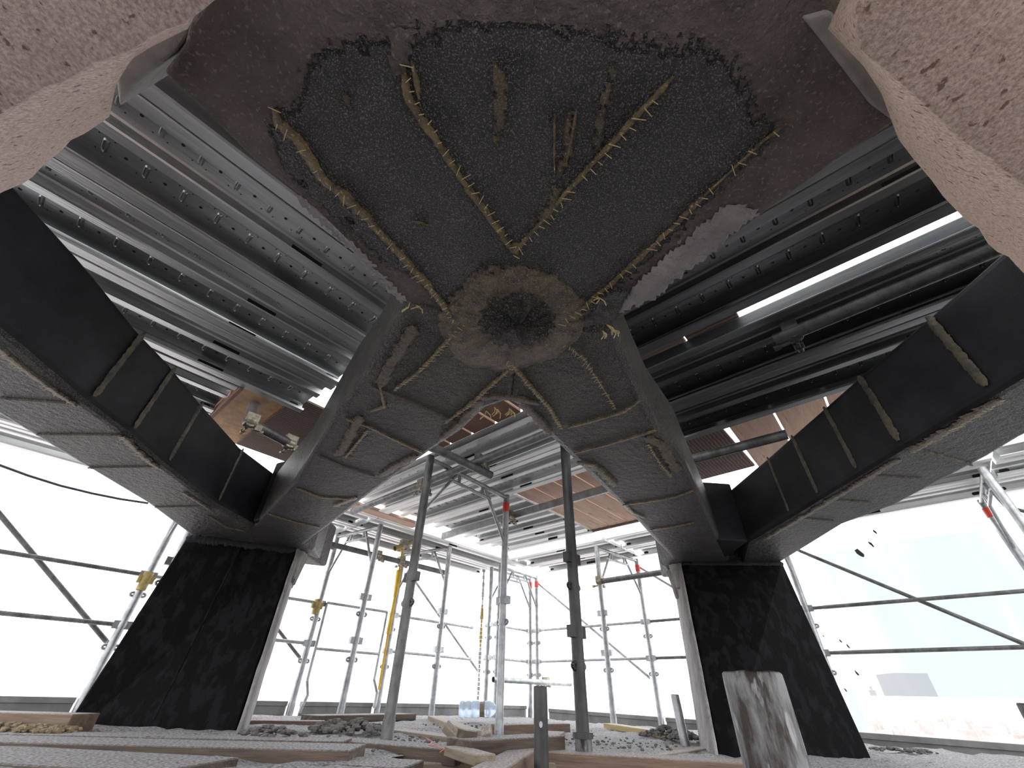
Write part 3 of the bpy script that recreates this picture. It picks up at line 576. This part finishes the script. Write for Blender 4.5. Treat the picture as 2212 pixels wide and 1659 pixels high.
for i in range(4):
    for z, w_ in ((.65, 'upper'), (.33, 'lower')):
        rod(SQ(SO, qR[i], z), SQ(SO, qR[i+1], z), .0135, 'guardrail', '%s guardrail of the %s' % (w_, nm[i]), 'guardrail', 'right wall guardrails', 'galv' if i < 1 else 'tube_old')
for z, w_ in ((.65, 'upper'), (.33, 'lower')): rod(SQ(SI, oP8.dot(B), z), SQ(SO-.05, oP8.dot(B), z), .015, 'guardrail', '%s short guardrail closing the far corner' % w_, 'guardrail', 'corner guardrails', 'galv')
# swan-neck guard frame between two left frames
gf = thing('guard_frame', SQ(sL[2]+.1, QO-.02, -.1), 'bent tube guard frame right of the left column', 'guard frame')
def gpt(u, v): return pq(u, v, QO-.03)
for pts in ([(707, 1302), (664, 1470), (665, 1500), (647, 1540)], [(836, 1322), (808, 1468), (814, 1495), (808, 1530)], [(707, 1302), (836, 1322)], [(683, 1401), (820, 1413)]):
    mb = MB(); mb.path([gpt(*p) for p in pts], .0125, 10); mb.build('leg' if pts[0][1] < 1330 and len(pts) > 2 else 'rail', M['galv'], gf)
# diagonal braces
rod(pq(-60, 1040, QO+.047), pq(236, 1393, QO+.047), .0145, 'diagonal_brace', 'dark diagonal brace crossing the left edge bay', 'diagonal brace', 'diagonal braces')
rod(pq(500, 1230, QO+.047), pq(650, 1424, QO+.047), .0135, 'diagonal_brace', 'diagonal brace dropping from behind the left column', 'diagonal brace', 'diagonal braces')
rod(pq(880, 1232, QO+.047), pq(1033, 1451, QO+.047), .0135, 'diagonal_brace', 'diagonal brace right of the yellow strap', 'diagonal brace', 'diagonal braces', 'galv')
rod(ps(1160, 1258, SO+.047), ps(1406, 1466, SO+.047), .0135, 'diagonal_brace', 'diagonal brace right of the far corner', 'diagonal brace', 'diagonal braces', 'galv')
rod(ps(1376, 1222, SO+.047), ps(1790, 1470, SO+.047), .0135, 'diagonal_brace', 'diagonal brace passing behind the right black column', 'diagonal brace', 'diagonal braces', 'galv')
rod(ps(1718, 1186, SO+.047), ps(2330, 1440, SO+.047), .0145, 'diagonal_brace', 'dark diagonal brace in front of the pale netting', 'diagonal brace', 'diagonal braces')
rod(ps(2165, 1092, SO+.047), ps(2420, 1160, SO+.047), .0135, 'diagonal_brace', 'brace stub at the red-banded post by the right edge', 'diagonal brace', 'diagonal braces')
def coupler(parent, c, m='clamp', s=1.0):
    if parent['label'].startswith('dark tube with'): m = 'tube_black'
    mb = MB(); c = Vector(c)
    for d in (A, B):
        mb.tube(c-d*.026*s, c+d*.026*s, .034*s, 12)
        mb.tube(c+Vector((0, 0, -.035*s))+d*.02*s, c+Vector((0, 0, -.035*s))+d*.075*s, .008*s, 8); mb.tube(c+d*.06*s+Vector((0, 0, -.035*s)), c+d*.085*s+Vector((0, 0, -.035*s)), .014*s, 6)
    mb.box(c+Vector((0, 0, .02*s)), A*.036*s, B*.03*s, Vector((0, 0, .03*s))); mb.box(c+A*.05*s+Vector((0, 0, -.02*s)), A*.02*s, B*.018*s, Vector((0, 0, .02*s)))
    k = mb.build('coupler', M[m], parent, bevel=.003); k['label'] = 'swivel coupler'; return k
def tube(p, q, r, label, m='galv', coup=(), flat=False):
    p, q = Vector(p), Vector(q); root = thing('scaffold_tube', (p+q)/2, label, 'scaffold tube', 'loose scaffold tubes')
    mb = MB()
    if flat: d = (q-p).normalized(); mb.box((p+q)/2, d*(q-p).length/2, d.cross(Vector((0, 0, 1))).normalized()*.012, (0, 0, .03))
    else:
        mb.tube(p, q, r, 18, cap=False); mb.tube(q, p, r*.86, 18, cap=False)
    mb.build('pipe', M[m], root)
    for c in coup: coupler(root, c)
    return root
tube(SQ(1.67, 3.3, 1.215), SQ(1.67, .85, 1.215), .026, 'long grey tube under the middle deck, two couplers on it', 'tube_mid', (SQ(1.70, 1.80, 1.215), SQ(1.67, 2.36, 1.19)))
tube(SQ(1.20, 1.80, 1.165), SQ(1.80, 1.80, 1.165), .026, 'short dark tube leaving the left diagonal beam, ending in a coupler', 'tube_old')
tube(SQ(2.63, 3.25, 1.235), SQ(2.61, 1.2, 1.235), .02, 'flat grey bar under the pink deck boards', 'galv', (SQ(2.55, 2.3, 1.2),), flat=True)
tube(pq(700, 1172, 3.9), pq(968, 1239, 3.9), .026, 'grey tube slung under the left walkway, three couplers', 'tube_old', (pq(705, 1172, 3.9), pq(815, 1201, 3.9), pq(866, 1214, 3.9)))
tube(SQ(SI-.1, 3.62, .13), SQ(SO+.35, 3.45, .125), .026, 'grey tube end sticking out low at the far corner', 'galv', (SQ(SO, 3.55, .13),))
tube(SQ(SI, iP11.dot(B), .93), SQ(SI, iP11.dot(B)-1.2, .93), .025, 'tube clamped to the frame left of the right column', 'tube_old', (SQ(SI, iP11.dot(B), .93),))
tube(SQ(1.69, .02, 1.235), SQ(1.66, -1.4, 1.235), .028, 'dark tube with a coupler under the right overhead deck', 'tube_black', (SQ(1.70, -.05, 1.24),))
tube(pz(545, 915, 1.22), pz(630, 960, 1.22), .028, 'dark tube crossing the gap beside the left diagonal beam', 'tube_old', (pz(540, 912, 1.22), pz(625, 958, 1.22)))
tube(pz(533, 915, 1.22), pz(575, 800, 1.75), .028, 'steep galvanised tube rising through the left gap', 'galv')
tube(pz(1480, 996, 1.115), pz(1700, 938, 1.115), .026, 'dark tube crossing the gap between right beams', 'tube_old')
tube(pq(853, 1185, 3.75), pq(905, 1165, 3.75), .024, 'short yellow-ended tube clamped above the yellow strap', 'yellow_old', (pq(872, 1178, 3.75),))
tube(pq(640, 1200, 3.6), pq(640, 1120, 3.6), .026, 'stub of tube beside the beam end at left column', 'galv')

# straps, cables, chain
st = MB(); st.tube(pq(872, 1170, QO-.06), pq(862, 1235, QO-.06), .012, 8); st.tube(pq(862, 1232, QO-.06), pq(853, 1290, QO-.06), .030, 8, r2=.02); st.tube(pq(853, 1290, QO-.06), pq(838, 1370, QO-.06), .015, 8, r2=.02); st.tube(pq(838, 1370, QO-.06), pq(818, 1490, QO-.06), .011, 8)
tag(st.build('load_strap', M['yellow']), 'yellow webbing strap hanging down a scaffold post', 'strap')
for c, l in ((pq(315, 1252, QO-.03), 'yellow clip on the post behind the left black column'), (pq(685, 1308, QO-.03), 'yellow clip on the post right of the left column')):
    mb = MB(); mb.tube(c+Vector((0, 0, .05)), c-Vector((0, 0, .07)), .032, 10); mb.box(c, A*.05, B*.014, (0, 0, .025)); tag(mb.build('tube_clip', M['yellow_old']), l, 'clip', 'yellow clips')
ch = thing('hoist_chain', pq(1040, 1380, QO), 'knotted chain and yellowed rope hanging at the far corner', 'chain'); mb = MB(); mb2 = MB()
a_, b_ = pq(1046, 1222, QO), pq(1032, 1513, QO)
for k in range(34):
    p = a_.lerp(b_, k/34); q = a_.lerp(b_, (k+.9)/34); (mb2 if 10 < k < 22 else mb).tube(p, q, random.uniform(.011, .026), 7)
mb.build('links', M['galv'], ch); mb2.build('rope', M['yellow_old'], ch)
mb = MB(); mb.path([pq(u, v, QO+.25) for u, v in ((-60, 982), (0, 1005), (60, 1027), (130, 1049), (200, 1066), (260, 1078), (320, 1087))], .009, 8); tag(mb.build('slack_cable', M['cable']), 'dark slack cable sagging across the white sky at left', 'cable')

# ------------------------------------------------------------------ toe boards, netting
def toe(p, q, label, h=.13):
    p, q = Vector(p), Vector(q); d = (q-p).normalized(); n_ = d.cross(Vector((0, 0, 1))); mb = MB(); c = (p+q)/2; z = Vector((0, 0, 1)); L = (q-p).length/2
    mb.box(c-z*h*.62, d*L, n_*.006, z*h*.38); mb.box(c-z*h*.12, d*L, n_*.018, z*h*.12); mb.box(c-z*h*.98, d*L, n_*.02, z*.008)
    o = mb.build('toe_board', M['toe'], None, bevel=.003); return tag(o, label, 'toe board', 'steel toe boards')
TL = lambda s: SQ(s, QO+.05, -.066-.006*(s)); TR = lambda q: SQ(SO+.05, q, -.105-.018*(3.6-q))
toe(TL(-1.2), TL(sL[1]-.03), 'grey toe board left of the left black column'); toe(TL(sL[1]+.03), TL(sL[2]-.02), 'grey toe board just right of the left black column'); toe(TL(sL[2]+.1), TL(sL[3]-.03), 'toe board under the bent guard frame'); toe(TL(sL[3]+.03), TL(4.1), 'toe board behind the water bottle')
toe(SQ(SI, 3.85, -.085), SQ(SO, 3.85, -.09), 'short toe board closing the far corner')
toe(TR(3.55), TR(qR[1]+.02), 'toe board right of the far corner'); toe(TR(qR[1]-.03), TR(qR[2]+.02), 'toe board left of the right black column'); toe(TR(qR[2]-.02), TR(qR[3]+.02), 'toe board right of the right black column', .15); toe(TR(qR[3]-.02), TR(qR[3]-1.6), 'toe board running off the right edge', .15)
net = MB(); nx, nz = 46, 22; vs = []
for i in range(nx+1):
    for j in range(nz+1):
        q = .62-3.6*i/nx; z = .06+1.04*j/nz
        vs.append((q, .035*math.sin(q*4.1+z*2.2)+.02*noise.noise((q*3, z*2, 0)), z+HC))
net.add(vs, [(i*(nz+1)+j, i*(nz+1)+j+1, (i+1)*(nz+1)+j+1, (i+1)*(nz+1)+j) for i in range(nx) for j in range(nz)], True)
no = net.build('debris_netting', M['sheet']); no.location = A*(SO+.16); no.rotation_euler = (0, 0, math.atan2(B.y, B.x)); tag(no, 'pale blue translucent debris netting hung outside the right guardrails', 'netting')
for u, v, sz in ((1857, 1195, .05), (1881, 1175, .03), (1778, 1373, .012), (1816, 1385, .014), (1832, 1396, .016), (1851, 1454, .02), (1890, 1149, .02), (1826, 1490, .014)):
    c = ps(u, v, SO+.10); mb = MB(); k = 9; l = [c+Vector((0, 0, 1))*sz*math.sin(2*math.pi*i/k)*random.uniform(.6, 1.1)+B*sz*.45*math.cos(2*math.pi*i/k)*random.uniform(.6, 1.1)+B*sz*.3*math.sin(2*math.pi*i/k) for i in range(k)]
    mb.prism(l, [p+A*.002 for p in l]); o = mb.build('torn_scrap', M['cable']); o.parent = no; o.matrix_parent_inverse = Matrix.Identity(4)
    o.matrix_parent_inverse = (Matrix.Translation(no.location) @ Matrix.Rotation(no.rotation_euler.z, 4, 'Z')).inverted(); o['label'] = 'dark torn scrap on the netting'

# ------------------------------------------------------------------ pipe stubs
def stub(xyp, top, r, label, zb=-.25, m='tube_rust', hole_=False, sleeve=False, tilt=(0, 0)):
    root = thing('pipe_stub', (xyp.x, xyp.y, fz(xyp.x)), label, 'pipe stub', 'upright pipe stubs'); n = 36; mb = MB(); vs = []
    rows = [(r, zb), (r, top-.012), (r*.985, top-.002), (r*.93, top), (r*.82, top-.004), (r*.8, zb)]
    for rr_, z in rows:
        for i in range(n):
            a_ = 2*math.pi*i/n; zz = z+(.0013*noise.noise((math.cos(a_)*2, math.sin(a_)*2, top*9)) if z > top-.02 else 0)
            vs.append((xyp.x+math.cos(a_)*rr_+tilt[0]*(z-zb), xyp.y+math.sin(a_)*rr_+tilt[1]*(z-zb), zz))
    mb.add(vs, [(k*n+i, k*n+(i+1) % n, (k+1)*n+(i+1) % n, (k+1)*n+i) for k in range(len(rows)-1) for i in range(n)], True); mb.build('pipe', M[m], root)
    if hole_:
        d = Vector((-xyp.x, -xyp.y, 0)).normalized(); c = Vector((xyp.x, xyp.y, top-.105))+d*(r+.0005); mb = MB(); s = d.cross(Vector((0, 0, 1))); l = [c+s*.006*math.cos(i*math.pi/6)+Vector((0, 0, .009*math.sin(i*math.pi/6))) for i in range(12)]
        mb.prism(l, [p+d*.001 for p in l]); k = mb.build('pin_hole', M['galv'], root); k['label'] = 'drilled pin hole'
    if sleeve: mb = MB(); mb.tube((xyp.x, xyp.y, zb-.02), (xyp.x, xyp.y, fz(xyp.x)-.03), r*1.32, 24); mb.build('base_sleeve', M['tube_rust'], root)
    return root
def atd(u, v, t): d = ray(u, v)*t; return Vector((d.x, d.y, d.z+HC))
s1 = atd(1167, 1482, 1.47); stub(s1, s1.z, .0245, 'upright pipe stub with a pin hole left of the black post', -.2, 'tube_black', True, True)
s2 = atd(1463, 1500, 2.45); stub(s2, s2.z, .0245, 'thin pipe stub in rubble left of the right column', -.1, 'galv', tilt=(-.05, 0))
s3 = atd(1622, 1452, .47); stub(s3, s3.z, .0315, 'big rust-streaked pipe stub close to the camera', -.1)
s4 = atd(2262, 1520, .62); stub(s4, s4.z, .035, 'pipe stub cut off by the right edge', -.1)

# ------------------------------------------------------------------ boards, rubble and litter on the deck
def lay(u0_, v0_, u1_, v1_, z, w, t, m, label, name='timber_board', z1=None, side=1):
    p = pz(u0_, v0_, z); q = pz(u1_, v1_, z if z1 is None else z1); d = (q-p).normalized(); s = d.cross(Vector((0, 0, 1))).normalized()*(w/2*side)
    return board(p-s, q-s, w, t, M[m], name, label, 'board', 'loose boards on the deck')
lay(-250, 1597, 757, 1621, -.150, .22, .045, 'wood', 'long dusty plank lying across in front of the left column')
lay(-250, 1580, 740, 1602, -.155, .16, .04, 'wood', 'dusty plank behind the long front plank, touching the left column')
lay(-350, 1628, 330, 1668, -.158, .30, .045, 'wood', 'dusty plank cut off at the bottom left corner')
lay(690, 1597, 985, 1620, -.162, .16, .045, 'wood', 'dusty board between the left column and the white offcut')
lay(700, 1650, 870, 1659, -.175, .2, .04, 'wood', 'board end at the bottom edge left of the white offcut')
lay(960, 1611, 1025, 1630, -.148, .075, .028, 'wood_pale', 'white dusty board offcut with a dark cut end')
lay(965, 1592, 1165, 1584, -.128, .15, .045, 'wood', 'thick brown plank lying on the other boards in the middle', side=-1)
lay(1075, 1672, 1220, 1580, -.166, .10, .04, 'wood_pink', 'narrow board slanting away left of the pipe stub', z1=-.15)
lay(1180, 1624, 1620, 1650, -.170, .14, .05, 'wood_pink', 'long plank spanning the gap between black post and big stub')
lay(840, 1648, 1420, 1648, -.200, .06, .03, 'wood_pale', 'pale batten low in the gap behind the pipe stub')
lay(1303, 1562, 1425, 1580, -.165, .10, .035, 'wood_yellow', 'yellow-edged board lying beyond the black post')
lay(1422, 1632, 1556, 1613, -.192, .07, .02, 'wood_pale', 'pale batten leaning at the foot of the right column')
lay(1380, 1618, 1475, 1628, -.20, .14, .035, 'wood_pink', 'short red-brown board before the thin pipe stub')
lay(1088, 1566, 1232, 1563, -.14, .12, .045, 'wood_pink', 'pink-edged plank behind the pipe stub')
lay(835, 1575, 965, 1592, -.165, .12, .045, 'wood_pale', 'light brown board behind the white offcut')
lay(925, 1546, 1010, 1578, -.15, .09, .035, 'wood_pale', 'pale board running back toward the water bottle')
lay(532, 1556, 700, 1558, -.15, .12, .04, 'wood_pink', 'brown board right of the left column foot')
lay(690, 1546, 900, 1542, -.135, .2, .04, 'wood', 'dusty board under the guard frame posts')
lay(-120, 1536, 158, 1543, -.105, .16, .085, 'wood_pink', 'thick red-brown timber left of the left column')
lay(1700, 1622, 2290, 1656, -.236, .2, .02, 'wood', 'dusty plank in front of the right toe board')
lay(2150, 1622, 2260, 1632, -.235, .05, .02, 'wood_pale', 'pale batten at the right edge by the toe board')
def chunk(mb, c, r):
    n = 7; st_ = []
    for k, (z, s) in enumerate(((-.6, .7), (0, 1), (.6, .65))):
        st_.append([c+Vector((math.cos(2*math.pi*i/n)*s*random.uniform(.7, 1.2), math.sin(2*math.pi*i/n)*s*random.uniform(.7, 1.2), z*random.uniform(.8, 1.1)))*r for i in range(n)])
    vs = [p for r_ in st_ for p in r_]; mb.add(vs, [(k*n+i, k*n+(i+1) % n, (k+1)*n+(i+1) % n, (k+1)*n+i) for k in range(2) for i in range(n)]+[tuple(range(n-1, -1, -1)), tuple(range(2*n, 3*n))])
def rub(name, spots, n, r0, r1, m, label, h=1.0):
    mb = MB()
    for k in range(n):
        c0, rad = random.choice(spots); a_ = random.uniform(0, 6.28); d = rad*random.random()**.7
        x, y = c0.x+math.cos(a_)*d, c0.y+math.sin(a_)*d; r = random.uniform(r0, r1)
        chunk_c = Vector((x, y, fz(x)+h*max(0, (rad-d))*.28+r*.3)); n0 = len(mb.v); chunk(mb, Vector((0, 0, 0)), r)
        for i in range(n0, len(mb.v)): v = mb.v[i]; mb.v[i] = (v[0]+chunk_c.x, v[1]+chunk_c.y, v[2]*.7+chunk_c.z)
    return tag(mb.build(name, M[m]), label, 'rubble', None, 'stuff')
rub('rubble_heap', [(pz(770, 1583, -.17), .16), (pz(720, 1580, -.17), .12)], 240, .006, .028, 'rubble', 'dark rubble heap left of the thick dark post')
rub('rubble_heap', [(pz(1440, 1592, -.19), .17), (pz(1480, 1600, -.19), .14)], 240, .006, .026, 'rubble', 'dark rubble heap around the thin pipe stub')
rub('rubble_heap', [(pz(600, 1598, -.17), .12), (pz(570, 1590, -.17), .1)], 120, .005, .018, 'rubble', 'rubble at the right foot of the left column')
rub('rubble_heap', [(pz(80, 1570, -.142), .10), (pz(0, 1568, -.142), .12), (pz(125, 1572, -.142), .07)], 200, .006, .022, 'foam', 'crumbled yellowish foam left of the left column', .3)
rub('rubble_heap', [(pz(1980, 1640, -.24), .12), (pz(1930, 1638, -.24), .1)], 70, .004, .02, 'rubble', 'dark crumbs on the deck right of the right column', .2)
rub('scattered_debris', [(pz(900, 1600, -.17), .45), (pz(1300, 1600, -.18), .4), (pz(1100, 1570, -.17), .6), (pz(300, 1612, -.17), .16)], 420, .003, .011, 'rubble', 'small chips and crumbs scattered over the deck', 0)
mb = MB(); c = pz(1005, 1585, -.12)
for k in range(3):
    p = c+Vector((.07*k-.06, random.uniform(-.05, .08), 0)); mb = MB(); mb.box((0, 0, 0), (.035, 0, 0), (0, .02, 0), (0, 0, .013)); o = mb.build('wood_offcut', M['wood_pale' if k != 1 else 'wood'], None, bevel=.003); o.location = p+Vector((0, 0, .0)); o.rotation_euler = (.5-.4*k, .6-.5*k, .8*k)
    tag(o, ('pale offcut leaning on the thick brown plank', 'brown offcut block on the thick brown plank', 'small pale offcut by the thick brown plank')[k], 'offcut', 'timber offcuts')
pts = [pz(u, v, -.15) for u, v in ((920, 1594), (935, 1602), (925, 1610), (945, 1612), (960, 1618), (950, 1625))]; mb = MB(); mb.path(pts, .0011, 6); tag(mb.build('red_cord', M['red']), 'thin red cord tangled beside the white offcut', 'cord')
# water bottle on its side
bt = thing('water_bottle', pz(1034, 1547, -.13), 'clear plastic water bottle lying on its side near the far corner', 'bottle')
e0, e1 = ps(992, 1532, 3.0), None
d0 = ray(992, 1532); d1 = ray(1076, 1532); t0 = 3.35
b0, b1 = d0*t0, d1*t0; b0.z += HC; b1.z += HC; ax = (b1-b0); L = ax.length; ax.normalize()
def lathe(prof, m, name):
    mb = MB(); n = 24; s = ax.cross(Vector((0, 0, 1))).normalized(); w = s.cross(ax); vs = []
    for x, r in prof:
        for i in range(n): a_ = 2*math.pi*i/n; vs.append(b0+ax*x*L+(s*math.cos(a_)+w*math.sin(a_))*r)
    mb.add(vs, [(k*n+i, k*n+(i+1) % n, (k+1)*n+(i+1) % n, (k+1)*n+i) for k in range(len(prof)-1) for i in range(n)], True); return mb.build(name, M[m], bt)
RB = .056
lathe([(0, .001), (.0, RB*.8), (.03, RB), (.12, RB), (.15, RB*.9), (.18, RB), (.28, RB), (.31, RB*.9), (.34, RB), (.50, RB), (.53, RB*.88), (.66, RB*.88), (.69, RB), (.80, RB*.97), (.90, RB*.7), (.96, RB*.3), (1.0, RB*.26), (1.0, .001)], 'bottle', 'bottle_body')
lathe([(.535, RB*.9), (.655, RB*.9)], 'wood_pale', 'paper_band'); lathe([(.985, .001), (.985, RB*.32), (1.04, RB*.32), (1.04, .001)], 'cable', 'cap')

# ------------------------------------------------------------------ the hazy city below, seen past the right column
def bldg(c, w, d, h, rot, m): 
    mb = MB(); mb.box((0, 0, h/2), (w/2, 0, 0), (0, d/2, 0), (0, 0, h/2))
    if random.random() < .6: mb.box((w*random.uniform(-.25, .25), 0, h+1.2), (w*.18, 0, 0), (0, d*.2, 0), (0, 0, 1.2))
    o = mb.build('city_building', M[m]); o.location = c; o.rotation_euler = (0, 0, rot); return o
random.seed(21); placed = []
while len(placed) < 110:
    k = len(placed); u = random.uniform(1835, 2260) if k < 88 else random.uniform(1290, 1500); dist = random.uniform(600, 2800)
    d = ray(u, 1545); d = Vector((d.x, d.y, 0)).normalized()*dist; w, dp = random.uniform(14, 40), random.uniform(12, 28); rr = math.hypot(w, dp)/2
    if any((d-p).length < rr+r_+1 for p, r_ in placed): continue
    placed.append((d, rr))
    o = bldg((d.x, d.y, -60), w, dp, random.uniform(8, 24)*(1+dist/2600), random.uniform(0, 1.5), random.choice(('city', 'city', 'city_red', 'city_red', 'ground')))
    tag(o, 'small pale building of the hazy city far below the deck', 'building', 'hazy city buildings')
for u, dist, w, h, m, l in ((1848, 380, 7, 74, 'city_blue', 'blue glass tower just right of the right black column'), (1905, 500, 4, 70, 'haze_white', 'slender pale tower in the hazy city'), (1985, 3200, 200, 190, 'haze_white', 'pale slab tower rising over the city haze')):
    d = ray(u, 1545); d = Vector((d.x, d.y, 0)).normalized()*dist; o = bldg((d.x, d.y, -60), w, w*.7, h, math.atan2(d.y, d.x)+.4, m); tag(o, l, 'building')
